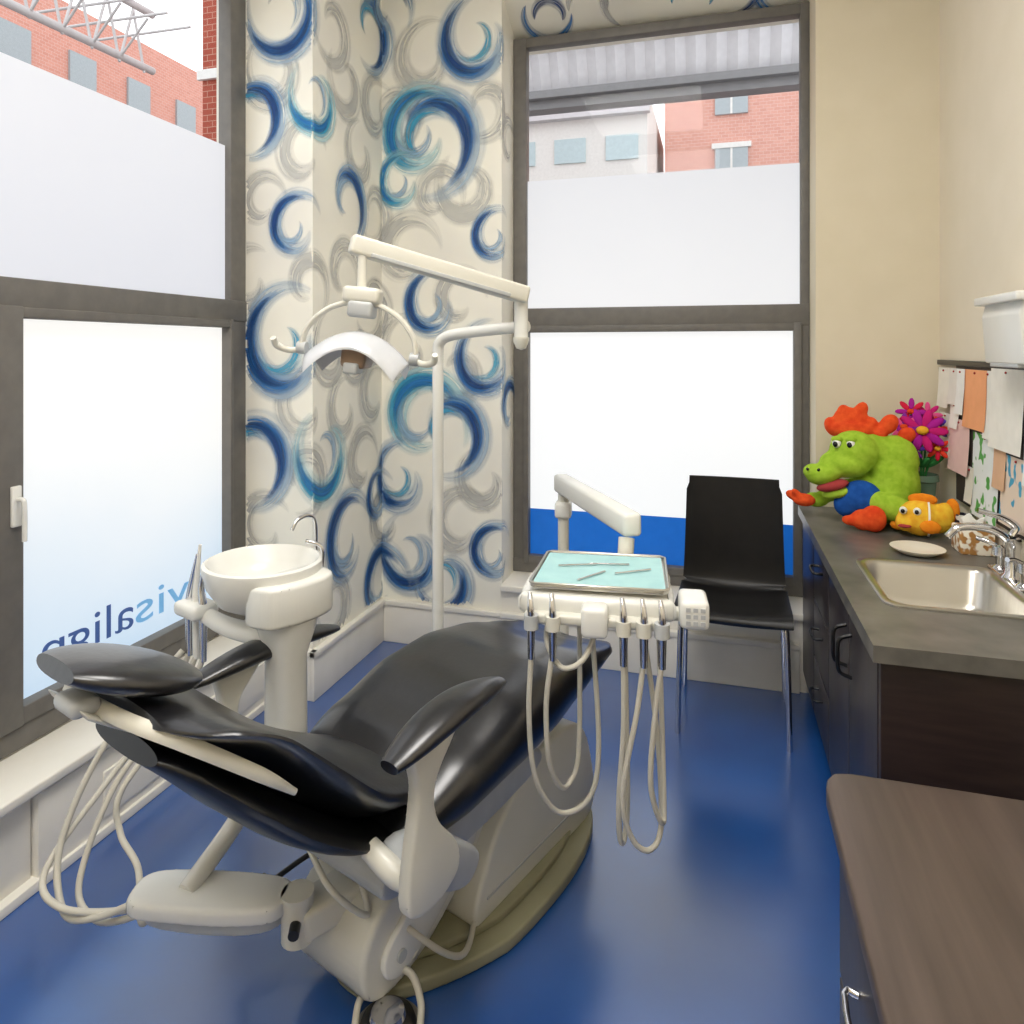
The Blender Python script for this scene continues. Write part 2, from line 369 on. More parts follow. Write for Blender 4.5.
# ---------------------------------------------------------------- windows
w1=empty('window_1')
fx0,fx1=XL-0.06,XL+0.0
def fr(name,lo,hi,p,bev=0.004): return box(name,lo,hi,m_frame,p,bev)
ZM0,ZM1=1.625,1.715
fr('frame_bottom',(fx0,0.2,ZS-0.04),(fx1+0.01,YP,ZS+0.035),w1)
fr('frame_top',(fx0,0.2,ZT-0.06),(fx1,YP,ZT),w1)
fr('transom',(fx0,0.2,ZM0),(fx1+0.01,YP,ZM1),w1)
fr('post_far',(fx0,YP-0.10,ZS),(fx1+0.005,YP,ZT),w1)
fr('post_near',(fx0,0.2,ZS),(fx1+0.005,0.28,ZT),w1)
fr('mullion',(fx0,1.40,ZS),(fx1+0.005,1.50,ZT),w1)
for nm,y0,y1 in (('a',0.28,1.40),('b',1.50,YP-0.10)):
    fr('sash_bottom_'+nm,(fx0+0.011,y0+0.002,ZS+0.032),(fx1+0.018,y1-0.002,ZS+0.085),w1)
    fr('sash_top_'+nm,(fx0+0.011,y0+0.002,ZM0-0.03),(fx1+0.018,y1-0.002,ZM0+0.003),w1)
    fr('sash_left_'+nm,(fx0+0.01,y0,ZS+0.03),(fx1+0.021,y0+0.10,ZM0+0.006),w1)
    fr('sash_right_'+nm,(fx0+0.01,y1-0.02,ZS+0.03),(fx1+0.021,y1,ZM0+0.006),w1)
    box('frosted_lower_'+nm,(XL-0.034,y0,ZS+0.06),(XL-0.026,y1,ZM0),m_film_l1,w1)
    box('frosted_upper_'+nm,(XL-0.034,y0,ZM1-0.01),(XL-0.026,y1,2.38),m_film_l2,w1)
    box('clear_pane_'+nm,(XL-0.034,y0,2.38),(XL-0.030,y1,ZT-0.05),m_glass,w1)
box('handle_plate',(XL+0.021,1.555,0.98),(XL+0.033,1.585,1.10),m_beige2,w1,0.004)
tube('handle_lever',[(XL+0.03,1.57,1.06),(XL+0.055,1.57,1.06),(XL+0.06,1.57,1.03),(XL+0.06,1.57,0.94)],0.007,m_beige2,w1)
def text(name,body,y,z,width,height,col,par):
    cu=bpy.data.curves.new(name,'FONT'); cu.body=body; cu.size=1.0; cu.extrude=0.0
    cu.materials.append(M(name+'_vinyl',col,0.5,emis=col,estr=0.35))  # vinyl emits its own colour, imitating daylight through the letters
    o=bpy.data.objects.new(name,cu); link(o,par)
    bpy.context.view_layer.update()
    wd=max(o.dimensions.x,0.1); sx=width/wd; sy=height/0.75
    mt=Matrix(((0,0,-1,XL-0.024),(-sx,0,0,y),(0,sy,0,z),(0,0,0,1)))
    o.matrix_world=mt; return o
text('lettering_a','invis',2.53,0.50,0.45,0.125,(120,180,228),w1)
text('lettering_b','align',2.06,0.50,0.36,0.125,(64,92,150),w1)

w2=empty('window_2')
fy0,fy1=YW-0.06,YW
fr('frame_bottom',(WX0,fy0-0.01,ZS-0.0),(WX1,fy1,ZS+0.07),w2)
fr('frame_top',(WX0,fy0,ZT-0.05),(WX1,fy1,ZT),w2)
fr('transom',(WX0,fy0-0.01,ZM0-0.01),(WX1,fy1,ZM1),w2)
fr('post_left',(WX0,fy0-0.005,ZS),(WX0+0.07,fy1,ZT),w2)
fr('post_right',(WX1-0.04,fy0-0.005,ZS),(WX1,fy1,ZT),w2)
fr('sash_left',(WX0+0.06,fy0-0.021,ZS+0.05),(WX0+0.085,fy1-0.02,ZM0+0.003),w2)
fr('sash_right',(WX1-0.07,fy0-0.021,ZS+0.05),(WX1-0.035,fy1-0.02,ZM0+0.003),w2)
fr('sash_bottom',(WX0+0.062,fy0-0.018,ZS+0.052),(WX1-0.037,fy1-0.02,ZS+0.09),w2)
fr('sash_top',(WX0+0.062,fy0-0.018,ZM0-0.035),(WX1-0.037,fy1-0.02,ZM0),w2)
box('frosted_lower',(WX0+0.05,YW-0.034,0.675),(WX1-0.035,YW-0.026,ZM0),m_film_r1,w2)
box('blue_band',(WX0+0.05,YW-0.034,ZS+0.05),(WX1-0.035,YW-0.026,0.675),m_blue,w2)
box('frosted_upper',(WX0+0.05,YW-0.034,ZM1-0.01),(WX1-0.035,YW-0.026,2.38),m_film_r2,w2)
box('clear_pane',(WX0+0.05,YW-0.034,2.38),(WX1-0.035,YW-0.030,ZT-0.04),m_glass,w2)

# ---------------------------------------------------------------- exterior
m_brickY=brick_mat('brick_pale',(214,162,148),(206,152,138),(216,184,172),'X')
m_brickX=brick_mat('brick_pale_side',(216,156,140),(208,146,130),(218,184,172),'Y')
m_brickR=brick_mat('brick_red',(160,78,60),(150,66,50),(184,140,122),'X')
m_pale=M('render_pale',(226,226,222),0.8)
m_corr=M('corrugated_sheet',(206,205,208),0.6)
m_steelx=M('canopy_steel',(128,128,130),0.5)
m_winx=M('far_window_glass',(166,176,180),0.2)
m_asph=M('asphalt',(140,140,140),0.9)
box('street_ground',(-30,YW+0.3,-0.2),(20,40,-0.12),m_asph)
box('street_ground_side',(-30,-15,-0.2),(XL-0.4,YW+0.25,-0.12),m_asph)
eb=empty('brick_building')
box('facade',(-0.95,14,-0.12),(8,18,11),m_brickY,eb)
for x in (0.0,1.6,3.2):
    for z,h in ((4.85,0.5),(6.0,0.6),(7.4,0.6),(3.4,0.6)):
        box('pane',(x,13.95,z),(x+0.6,14.02,z+h),m_winx,eb); box('lintel',(x-0.06,13.93,z+h),(x+0.66,14.02,z+h+0.1),m_pale,eb)
        box('glazing_bar',(x+0.28,13.94,z),(x+0.32,13.95,z+h),m_pale,eb)
ep=empty('pale_building')
box('facade',(-7,12,-0.12),(-1.1,16,6.0),m_pale,ep)
box('cornice',(-7,11.85,5.5),(-1.05,12.0,5.7),m_corr,ep)
mpp=M('pale_pane',(190,210,214),0.2)
for x in (-6,-4.8,-3.6,-2.7,-1.8):
    for z in (3.2,4.75): box('pane',(x,11.97,z),(x+0.55,12.02,z+0.42),mpp,ep)
er=empty('red_brick_building')
box('facade',(-5.12,6.1,-0.12),(-3.2,7.5,8),m_brickR,er)
box('ledge',(-5.16,6.06,4.3),(-3.2,6.1,4.4),m_pale,er)
es=empty('distant_brick_building')
box('facade',(-14,4,-0.12),(-12,24,8.2),m_brickX,es)
for y in (9.2,10.6,12.0,13.4,15):
    for z in (6.5,4.9):
        box('pane',(-12.03,y,z),(-11.95,y+0.6,z+0.8),m_winx,es); box('sill',(-12.06,y-.05,z-.1),(-11.95,y+0.65,z),m_pale,es)
cv=empty('station_canopy')
vs=[];fs=[];n=200
for i in range(n+1):
    x=-4+7.5*i/n; o=0.02*math.sin(i*math.pi/2.0)
    vs+= [(x,5.5+o,3.56),(x,5.35+o,3.88),(x,5.2+o,4.35)]
for i in range(n):
    for j in range(2): fs.append([3*i+j,3*(i+1)+j,3*(i+1)+j+1,3*i+j+1])
mesh('corrugated_fascia',vs,fs,m_corr,cv)
box('beam',(-4,5.46,3.43),(3.5,5.6,3.50),m_steelx,cv); box('beam_flange',(-4,5.4,3.5),(3.5,5.66,3.56),m_steelx,cv)
box('gutter',(-4,5.30,3.86),(3.5,5.42,3.92),m_corr,cv)
box('post_a',(-3.9,5.48,-0.12),(-3.8,5.58,3.4),m_steelx,cv); box('post_b',(3.3,5.48,-0.12),(3.4,5.58,3.4),m_steelx,cv)
ct=empty('steel_truss')
tm=M('truss_paint',(206,204,204),0.5)
tube('chord_low',[(-5,1.0,4.00),(-5,5.3,4.08)],0.035,tm,ct,sm=0); tube('chord_high',[(-5,1.0,4.50),(-5,5.3,4.60)],0.035,tm,ct,sm=0)
for i in range(15):
    y=1.0+i*0.28
    tube('web',[(-5,y,4.02),(-5,y+0.15,4.55)],0.012,tm,ct,sm=0); tube('web2',[(-5,y+0.15,4.55),(-5,y+0.28,4.03)],0.012,tm,ct,sm=0)
    tube('cross',[(-5,y,4.05),(-4.6,y-0.1,4.3)],0.010,tm,ct,sm=0); tube('cross2',[(-5.5,y+.2,4.35),(-4.6,y+0.4,4.45)],0.012,tm,ct,sm=0)
tube('support',[(-5,1.0,-0.12),(-5,1.0,4.5)],0.06,tm,ct,sm=0)

# ---------------------------------------------------------------- dental chair
PH=math.atan2(-0.34,0.94)
dc=empty('dental_chair',(-0.82,1.47,0),PH)
tab=[(-0.06,0.49,0.09,0.20),(0.0,0.52,0.15,0.235),(0.15,0.585,0.215,0.265),(0.35,0.65,0.27,0.275),(0.5,0.665,0.27,0.27),(0.65,0.645,0.22,0.25),(0.8,0.60,0.14,0.225),(0.92,0.56,0.08,0.20),(0.985,0.535,0.05,0.16)]
rings=[]
for i in range(41):
    y=-0.06+1.045*i/40; cz,th,w=interp(tab,y); r=[]
    for k in range(36):
        a=2*math.pi*k/36; c,s=math.cos(a),math.sin(a)
        x=w*sgp(c,0.7); z=(th/2)*sgp(s,0.75)
        if s<0: x*=1-0.18*abs(s)
        if s>0: z-=0.028*math.cos(x/w*math.pi/2)
        r.append((x,y,cz-th/2+z))
    rings.append(r)
loft('seat_cushion',rings,m_black,dc)
prism('seat_pan',smooth_poly([(-0.02,0.37),(0.3,0.34),(0.6,0.39),(0.8,0.45),(0.8,0.48),(0.3,0.40),(0.0,0.42)],3),-0.17,0.17,m_beige,dc,0.006)
bp=[(0.04,0.49),(-0.10,0.545),(-0.23,0.64),(-0.34,0.745),(-0.44,0.84),(-0.52,0.885)]
path=cat([(0,y,z) for y,z in bp],7)
wt=[(0,0.19,0.05,0.01),(0.2,0.225,0.055,0.02),(0.45,0.25,0.048,0.03),(0.7,0.275,0.034,0.03),(0.85,0.272,0.026,0.02),(0.95,0.23,0.018,0.01),(1.0,0.15,0.012,0.0)]
rings=[];N=len(path)
for i,p in enumerate(path):
    t=(path[min(i+1,N-1)]-path[max(i-1,0)]).normalized(); nrm=Vector((0,-t.z,t.y)); 
    if nrm.z<0: nrm=-nrm
    w,th,cc=interp(wt,i/(N-1)); r=[]
    for k in range(36):
        a=2*math.pi*k/36; x=w*sgp(math.cos(a),0.75); q=th*sgp(math.sin(a),0.8)*(1-0.35*(x/w)**2)+cc*(x/w)**2*1.6
        r.append(p+Vector((x,0,0))+nrm*q)
    rings.append(r)
loft('backrest',rings,m_black,dc)
# smooth tapering back shell
rings=[]
for i in range(3,N-4):
    p=path[i]; f=(i-3)/(N-8); w=0.20+0.03*math.sin(math.pi*f)-0.09*max(0,f-0.7)/0.3; th=0.032*math.sin(math.pi*(0.1+0.85*f))**0.5+0.002
    rings.append([Vector((w*sgp(math.cos(2*math.pi*k/28),0.75),p.y-0.035+0.6*th*math.sin(2*math.pi*k/28),p.z-0.05+th*math.sin(2*math.pi*k/28))) for k in range(28)])
loft('back_shell',rings,m_blackp,dc)
hr=[]
for i in range(13):
    f=i/12; y=-0.39-0.22*f; z=0.868+0.082*f
    w=0.125*(math.sin(math.pi*(0.08+0.84*f))**0.4); th=0.027*(math.sin(math.pi*(0.08+0.84*f))**0.5)
    hr.append([Vector((w*sgp(math.cos(2*math.pi*k/24),0.8)-0.03,y+0.4*th*math.sin(2*math.pi*k/24),z+th*sgp(math.sin(2*math.pi*k/24),0.8)+0.02)) for k in range(24)])
loft('headrest',hr,m_black,dc)
hp=[(-0.42,0.775),(-0.48,0.825),(-0.55,0.875),(-0.59,0.905)]
poly=[(y,z) for y,z in hp]+[(y+0.010,z-0.020) for y,z in hp[::-1]]
prism('back_rail',poly,-0.02,0.02,m_beige,dc,0.006); prism('back_rail_far',poly,-0.12,-0.08,m_beige,dc,0.006)
tube('back_frame_edge',[(0.235,-0.33,0.72),(0.235,-0.40,0.785),(0.17,-0.49,0.855),(0.05,-0.54,0.882),(-0.10,-0.555,0.89),(-0.2,-0.50,0.85),(-0.21,-0.38,0.76)],[0.004,0.008,0.009,0.009,0.009,0.008,0.005],m_beige,dc,flat=(1,1.5))
box('back_release',(-0.07,-0.60,0.885),(0.01,-0.55,0.915),m_alum,dc,0.012)
def arm(sd,y0,y1,z0,z1,nm):
    x=0.335*sd
    rg=[]
    for i in range(17):
        f=i/16; y=y0+(y1-y0)*f; z=z0+(z1-z0)*f+0.022*math.sin(math.pi*f)
        w=0.052*math.sin(math.pi*(0.06+0.9*f))**0.5*(1.0-0.2*f); th=0.024*math.sin(math.pi*(0.06+0.9*f))**0.5
        rg.append([Vector((x+w*math.cos(2*math.pi*k/20),y,z+th*sgp(math.sin(2*math.pi*k/20),0.8))) for k in range(20)])
    loft('armrest_pad_'+nm,rg,m_black,dc)
    ym=y0+0.10
    poly=smooth_poly([(ym+0.10,z0-0.0),(ym+0.035,z0-0.09),(ym+0.04,z0-0.17),(ym+0.10,z0-0.25),(ym+0.10,z0-0.31),(ym+0.03,z0-0.34),(ym-0.04,z0-0.32),(ym-0.045,z0-0.25),(ym-0.03,z0-0.16),(ym-0.02,z0-0.08),(ym-0.03,z0-0.0)],4)
    prism('armrest_bracket_'+nm,poly,x-0.035,x-0.002,m_beige,dc,0.010)
    tube('armrest_link_'+nm,[(x-0.02*sd,ym+0.03,z0-0.30),(x-0.07*sd,ym-0.01,z0-0.28),(x-0.14*sd,ym-0.02,z0-0.25)],[0.026,0.026,0.022],m_beige,dc,seg=16)
arm(1,-0.20,0.14,0.735,0.765,'near'); arm(-1,-0.20,0.24,0.70,0.695,'far')
hp_=smooth_poly([(-0.12,0.46),(-0.06,0.49),(0.06,0.43),(0.14,0.36),(0.10,0.31),(0.02,0.34),(-0.07,0.41)],4)
prism('hinge_casting_near',hp_,0.20,0.28,m_alum,dc,0.012)
prism('hinge_casting_far',hp_,-0.28,-0.20,m_alum,dc,0.012)
prism('lower_frame',smooth_poly([(-0.08,0.36),(0.0,0.42),(0.3,0.40),(0.5,0.40),(0.5,0.34),(0.2,0.31),(-0.02,0.32)],4),-0.19,0.19,m_alum,dc,0.01)
prism('lift_arm',smooth_poly([(-0.05,0.07),(-0.07,0.16),(-0.02,0.24),(0.12,0.30),(0.35,0.38),(0.55,0.39),(0.55,0.30),(0.35,0.20),(0.16,0.08),(0.03,0.045)],5),-0.13,0.12,m_beige,dc,0.016)
prism('lift_arm_side',smooth_poly([(-0.01,0.10),(-0.01,0.16),(0.1,0.23),(0.28,0.30),(0.30,0.24),(0.15,0.13),(0.05,0.08)],4),0.118,0.135,m_beige2,dc,0.006)
tube('pivot_pin',[(0.11,0.03,0.13),(0.141,0.03,0.13)],0.014,m_alum,dc,sm=0,seg=20)
prism('pump_cover',smooth_poly([(0.27,0.04),(0.29,0.16),(0.40,0.29),(0.58,0.365),(0.76,0.35),(0.84,0.22),(0.84,0.04),(0.55,0.03)],5),-0.17,0.17,m_beige,dc,0.014)
box('pump_cover_seam',(0.168,0.30,0.10),(0.173,0.82,0.105),m_alum,dc)
prism('base_upright',[(0.45,0.3),(0.75,0.3),(0.72,0.50),(0.5,0.46)],-0.10,0.10,m_blackp,dc,0.01)
pl=[]
for k in range(64):
    a=2*math.pi*k/64; x=0.25*sgp(math.cos(a),0.8); y=0.46+0.47*sgp(math.sin(a),0.85)
    if y<0.3: x*=0.72+0.28*max(0,(y+0.02)/0.32)
    pl.append((x,y))
prism('base_plate',pl,0.0,0.035,m_olive,dc,0.008,axis='z')
prism('base_plinth',[(x*0.8,0.46+(y-0.46)*0.85) for x,y in pl],0.035,0.055,m_olive,dc,0.006,axis='z')
d=Vector((0.83,0.55)); e_=Vector((-0.55,0.83)); o_=Vector((-0.315,-0.355))
def SP(u,v): q=o_+d*u+e_*v; return (q.x,q.y)
prism('swing_arm_pad',smooth_poly([SP(0.0,0.0),SP(0.10,-0.012),SP(0.22,-0.015),SP(0.32,0.0),SP(0.345,0.05),SP(0.32,0.095),SP(0.2,0.11),SP(0.05,0.11),SP(-0.01,0.09),SP(-0.02,0.04)],4),0.245,0.285,m_beige2,dc,0.012,axis='z')
prism('swing_arm_lower',smooth_poly([SP(0.03,0.02),SP(0.2,0.0),SP(0.31,0.02),SP(0.31,0.08),SP(0.04,0.08)],4),0.215,0.25,m_alum,dc,0.008,axis='z')
q=SP(0.36,0.05)
tube('swing_arm_joint',[(q[0],q[1],0.18),(q[0],q[1],0.285)],0.036,m_beige,dc,sm=0,seg=24)
tube('swing_arm_knob',[(q[0]+0.02,q[1]-0.02,0.235),(q[0]+0.045,q[1]-0.045,0.235)],0.012,m_blackp,dc,sm=0,seg=16)
beam('swing_arm_link',(q[0],q[1],0.22),(0.02,0.10,0.24),0.09,0.07,m_beige,dc,0.014)
tube('swing_arm_tube',[(-0.25,-0.26,0.28),(-0.29,-0.10,0.35),(-0.36,0.08,0.44)],0.022,m_beige2,dc,sm=4,seg=16)
tube('drain_hose_a',[(-0.1,0.1,0.16),(0.12,0.05,0.18),(0.2,0.16,0.07),(0.14,0.3,0.07)],0.007,m_hose,dc)
tube('drain_hose_b',[(-0.15,0.2,0.24),(-0.26,0.06,0.16),(-0.30,-0.10,0.12),(-0.22,-0.08,0.22)],0.007,m_blackp,dc)
tube('loop_strap',[(-0.08,-0.06,0.34),(0.04,-0.09,0.31),(0.09,-0.03,0.24),(0.02,0.0,0.3)],0.007,m_beige,dc)

# ---------------------------------------------------------------- cuspidor with assistant holder (carried by the chair base)
cu=empty('cuspidor_unit',(-1.18,1.64,0),PH)
lathe('bowl',[(0.0,0.80),(0.07,0.80),(0.12,0.825),(0.15,0.87),(0.162,0.915),(0.161,0.928),(0.152,0.932),(0.143,0.924),(0.128,0.89),(0.10,0.86),(0.03,0.845),(0.0,0.845)],m_beige2,cu,seg=48,sy=0.95)
prism('bowl_body',smooth_poly([(0.06,-0.09),(0.15,-0.10),(0.185,-0.04),(0.185,0.06),(0.15,0.11),(0.06,0.10)],4),0.80,0.905,m_beige2,cu,0.012,axis='z')
loft('column',[[Vector((0.10+w*sgp(math.cos(2*math.pi*k/24),0.7),w*0.8*sgp(math.sin(2*math.pi*k/24),0.7),z)) for k in range(24)] for (z,w) in [(0.34,0.03),(0.36,0.05),(0.45,0.056),(0.7,0.055),(0.78,0.08),(0.82,0.085)]],m_beige2,cu)
beam('mount_arm',(0.08,0.0,0.40),(0.36,0.10,0.38),0.08,0.06,m_beige,cu,0.012)
tube('rinse_spout',[(0.03,0.15,0.90),(0.03,0.15,1.0),(0.03,0.13,1.03),(0.03,0.09,1.025),(0.03,0.07,1.0)],0.0055,m_chrome,cu)
tube('cup_fill_spout',[(0.12,0.10,0.90),(0.12,0.10,0.96),(0.09,0.07,0.98)],0.0055,m_chrome,cu)
tube('holder_arm',[(0.06,-0.02,0.74),(-0.08,-0.06,0.75),(-0.2,-0.08,0.78)],[0.03,0.025,0.02],m_beige2,cu,seg=14)
box('holder_bar',(-0.25,-0.12,0.76),(-0.14,-0.04,0.80),m_beige2,cu,0.014)
for i,(x,h,tl) in enumerate(((-0.23,0.13,0.02),(-0.195,0.16,0.0),(-0.16,0.09,-0.02))):
    tube('suction_handpiece_%d'%i,[(x,-0.08,0.64),(x,-0.08,0.78),(x+tl*0.5,-0.08,0.84),(x+tl+0.02,-0.08,0.80+h)],[0.009,0.012,0.009,0.004],m_chrome if i!=1 else m_beige2,cu,seg=12)
for i,(x,b,yy) in enumerate(((-0.23,0.20,-0.44),(-0.195,0.15,-0.38),(-0.16,0.24,-0.30))):
    tube('suction_hose_%d'%i,[(x,-0.08,0.65),(x-0.02,-0.13,0.52),(x-0.03,-0.28,0.38),(x+0.0,yy,b+0.05),(x+0.09,yy+0.0,b),(-0.01+0.03*i,-0.35,0.20),(0.05+0.02*i,-0.33,0.255)],0.0078,m_hose,cu,sm=10)
tube('suction_hose_long',[(-0.23,-0.1,0.66),(-0.25,-0.28,0.5),(-0.24,-0.40,0.3),(-0.16,-0.43,0.18),(-0.06,-0.40,0.19),(0.06,-0.34,0.255)],0.008,m_hose,cu,sm=10)

# ---------------------------------------------------------------- operating light
ol=empty('operating_light')
tube('post',[(-0.912,2.234,0.0),(-0.912,2.234,0.8),(-0.912,2.234,1.42)],0.019,m_beige2,ol,sm=3,seg=16)
tube('post_elbow',[(-0.912,2.234,1.40),(-0.912,2.234,1.48),(-0.905,2.232,1.525),(-0.86,2.225,1.55),(-0.72,2.19,1.565),(-0.57,2.14,1.575)],0.019,m_beige2,ol,seg=16)
lathe('post_base',[(0,0),(0.08,0),(0.08,0.02),(0.04,0.04),(0.025,0.1),(0,0.1)],m_beige2,ol,(-0.912,2.234,0))
tube('knuckle',[(-0.585,2.12,1.535),(-0.585,2.12,1.70)],0.022,m_beige2,ol,sm=0,seg=18)
lathe('knuckle_cap',[(0,1.50),(0.015,1.505),(0.026,1.53),(0.026,1.54),(0,1.54)],m_beige,ol,(-0.585,2.12,0))
beam('spring_arm',(-0.565,2.115,1.67),(-0.985,1.765,1.80),0.05,0.055,m_beige,ol,0.010)
beam('spring_arm_slot',(-0.60,2.05,1.667),(-0.93,1.782,1.767),0.012,0.012,m_alum,ol,0.002)
tube('drop_stem',[(-0.955,1.78,1.78),(-0.955,1.775,1.66)],0.013,m_beige,ol,sm=0)
LC=Vector((-0.955,1.753,1.49)); lr=math.radians(12)
lh=Matrix.Translation(LC)@Matrix.Rotation(lr,4,'Z')@Matrix.Rotation(math.radians(6),4,'Y')
lhe=bpy.data.objects.new('lamp_head',None); link(lhe,ol); lhe.matrix_local=lh
box('yoke_block',(-0.055,-0.03,0.14),(0.05,0.03,0.185),m_beige,lhe,0.012)
box('yoke_block_low',(-0.035,-0.035,0.10),(0.035,0.035,0.145),m_alum,lhe,0.01)
tube('yoke_arc',[(-0.165,0,-0.01),(-0.15,0,0.06),(-0.09,0,0.12),(0,0,0.145),(0.09,0,0.12),(0.15,0,0.06),(0.165,0,-0.01)],0.008,m_beige,lhe,flat=(1,1.6))
for s in (-1,1):
    tube('handle_%d'%(s+1),[(0.155*s,0,0.0),(0.19*s,-0.01,-0.01),(0.22*s,-0.03,0.0),(0.225*s,-0.05,0.02)],[0.008,0.009,0.010,0.008],m_beige,lhe)
    lathe('pivot_%d'%(s+1),[(0,-0.012),(0.018,-0.012),(0.018,0.012),(0,0.012)],m_alum,lhe,(0.16*s,0,0),rot=Euler((0,math.pi/2,0)))
vs=[];fs=[];nu,nv=24,14
for layer in (0,1):
    for i in range(nu+1):
        for j in range(nv+1):
            u=-1+2*i/nu; v=-1+2*j/nv
            x=0.145*u*(1-0.15*v*v); y=0.085*v*(1-0.1*u*u); z=0.062-0.075*u*u-0.045*v*v-(0.006 if layer else 0)
            vs.append((x,y,z))
K=(nu+1)*(nv+1)
for i in range(nu):
    for j in range(nv):
        q4=[i*(nv+1)+j,(i+1)*(nv+1)+j,(i+1)*(nv+1)+j+1,i*(nv+1)+j+1]; fs.append(q4); fs.append([K+a for a in q4[::-1]])
for i in range(nu):
    for j in (0,nv):
        a=i*(nv+1)+j;b=(i+1)*(nv+1)+j; fs.append([a,b,K+b,K+a])
for j in range(nv):
    for i in (0,nu):
        a=i*(nv+1)+j;b=a+1; fs.append([a,b,K+b,K+a])
m_refl=M('reflector_white',(206,208,212),0.15,c2=(198,201,206),spec=0.8)
mesh('reflector',vs,fs,m_refl,lhe)
box('bulb_housing',(-0.035,-0.05,-0.04),(0.035,0.045,0.02),M('bulb_housing_bronze',(150,124,102),0.35),lhe,0.012)
box('bulb_shield',(-0.02,-0.065,-0.055),(0.02,0.0,-0.025),m_alum,lhe,0.006)

# ---------------------------------------------------------------- delivery unit
du=empty('dental_delivery_unit',(-0.275,1.745,0),math.radians(6))
prism('control_head',smooth_poly([(-0.185,-0.10),(-0.16,-0.13),(0.0,-0.14),(0.15,-0.13),(0.175,-0.10),(0.17,0.06),(0.14,0.11),(-0.14,0.11),(-0.18,0.06)],4),0.875,0.925,m_beige2,du,0.014,axis='z')
prism('head_underside',smooth_poly([(-0.12,-0.08),(0.12,-0.08),(0.12,0.07),(-0.12,0.07)],4),0.845,0.88,m_beige,du,0.01,axis='z')
prism('instrument_tray',[(-0.162,-0.108),(-0.15,-0.12),(0.15,-0.12),(0.162,-0.108),(0.162,0.138),(0.15,0.15),(-0.14,0.15),(-0.152,0.138)],0.935,0.944,m_steel,du,0.003,axis='z')
tube('tray_rim',[(-0.162,-0.108,0.947),(-0.15,-0.12,0.947),(0.15,-0.12,0.947),(0.162,-0.108,0.947),(0.162,0.138,0.947),(0.15,0.15,0.947),(-0.14,0.15,0.947),(-0.152,0.138,0.947),(-0.162,-0.108,0.947)],0.0035,m_steel,du,sm=0)
prism('tray_paper',[(-0.155,-0.108),(0.155,-0.108),(0.152,0.138),(-0.145,0.138)],0.944,0.9465,m_teal,du,0.0,axis='z')
box('tray_neck',(-0.05,-0.05,0.92),(0.05,0.05,0.937),m_beige,du,0.004)
for i,(x,y,a) in enumerate(((-0.06,0.03,0.3),(0.02,0.05,0.1),(0.08,0.0,0.5),(-0.02,-0.05,0.9))):
    tube('hand_instrument_%d'%i,[(x-0.05*math.cos(a),y-0.05*math.sin(a),0.95),(x+0.05*math.cos(a),y+0.05*math.sin(a),0.95)],0.0025,m_chrome,du,sm=0)
box('whip_bar',(-0.17,-0.16,0.865),(0.145,-0.13,0.89),m_beige,du,0.008)
box('centre_handle',(-0.035,-0.19,0.85),(0.025,-0.13,0.92),m_beige2,du,0.012)
box('keypad',(0.185,-0.15,0.87),(0.25,-0.05,0.935),m_beige2,du,0.012)
box('keypad_arm',(0.15,-0.11,0.875),(0.20,-0.08,0.90),m_beige,du,0.004)
for i in range(3):
    for j in range(3): box('keypad_button',(0.198+0.016*i,-0.153,0.883+0.015*j),(0.208+0.016*i,-0.149,0.892+0.015*j),m_alum,du)
xs=(-0.15,-0.10,0.06,0.105,0.145)
for i,x in enumerate(xs):
    lathe('holder_%d'%i,[(0.014,-0.016),(0.017,-0.016),(0.017,0.016),(0.012,0.016)],m_alum if i in (0,4) else m_beige,du,(x,-0.17,0.875),seg=16)
    tube('handpiece_%d'%i,[(x,-0.17,0.79),(x,-0.173,0.86),(x,-0.177,0.91),(x-0.004,-0.165,0.94)],[0.008,0.010,0.008,0.005],m_chrome,du,seg=12,sm=4)
def hose(nm,pts): tube(nm,[(x,y,0.85-(0.85-z)*0.80) for x,y,z in pts],0.0062,m_hose,du,sm=10)
hose('whip_hose_0',[(-0.15,-0.17,0.80),(-0.155,-0.17,0.6),(-0.14,-0.16,0.42),(-0.09,-0.12,0.30),(-0.02,-0.1,0.34),(0.0,-0.09,0.5),(-0.02,-0.06,0.86)])
hose('whip_hose_1',[(-0.10,-0.17,0.80),(-0.115,-0.17,0.65),(-0.11,-0.16,0.48),(-0.09,-0.12,0.38),(-0.07,-0.08,0.36),(-0.05,-0.05,0.45),(-0.05,-0.03,0.86)])
hose('whip_hose_2',[(0.06,-0.17,0.80),(0.06,-0.17,0.6),(0.05,-0.17,0.4),(0.052,-0.16,0.28),(0.062,-0.14,0.27),(0.068,-0.12,0.4),(0.06,-0.05,0.86)])
hose('whip_hose_3',[(0.105,-0.17,0.80),(0.09,-0.17,0.65),(0.058,-0.18,0.42),(0.08,-0.17,0.29),(0.12,-0.15,0.25),(0.145,-0.12,0.31),(0.135,-0.08,0.55),(0.10,-0.05,0.86)])
hose('whip_hose_4',[(0.145,-0.17,0.80),(0.13,-0.17,0.65),(0.12,-0.17,0.45),(0.145,-0.15,0.33),(0.15,-0.12,0.40),(0.14,-0.08,0.86)])
hose('whip_hose_5',[(0.0,-0.1,0.85),(-0.03,-0.16,0.78),(-0.08,-0.16,0.75),(-0.12,-0.12,0.80),(-0.12,-0.08,0.86)])
du_m=Matrix.Translation(du.location)@Matrix.Rotation(math.radians(6),4,'Z'); inv=du_m.inverted()
def LW(p): return inv@Vector(p)
beam('support_arm',LW((-0.55,2.54,1.01)),LW((-0.215,1.93,1.02)),0.055,0.065,m_beige2,du,0.012)
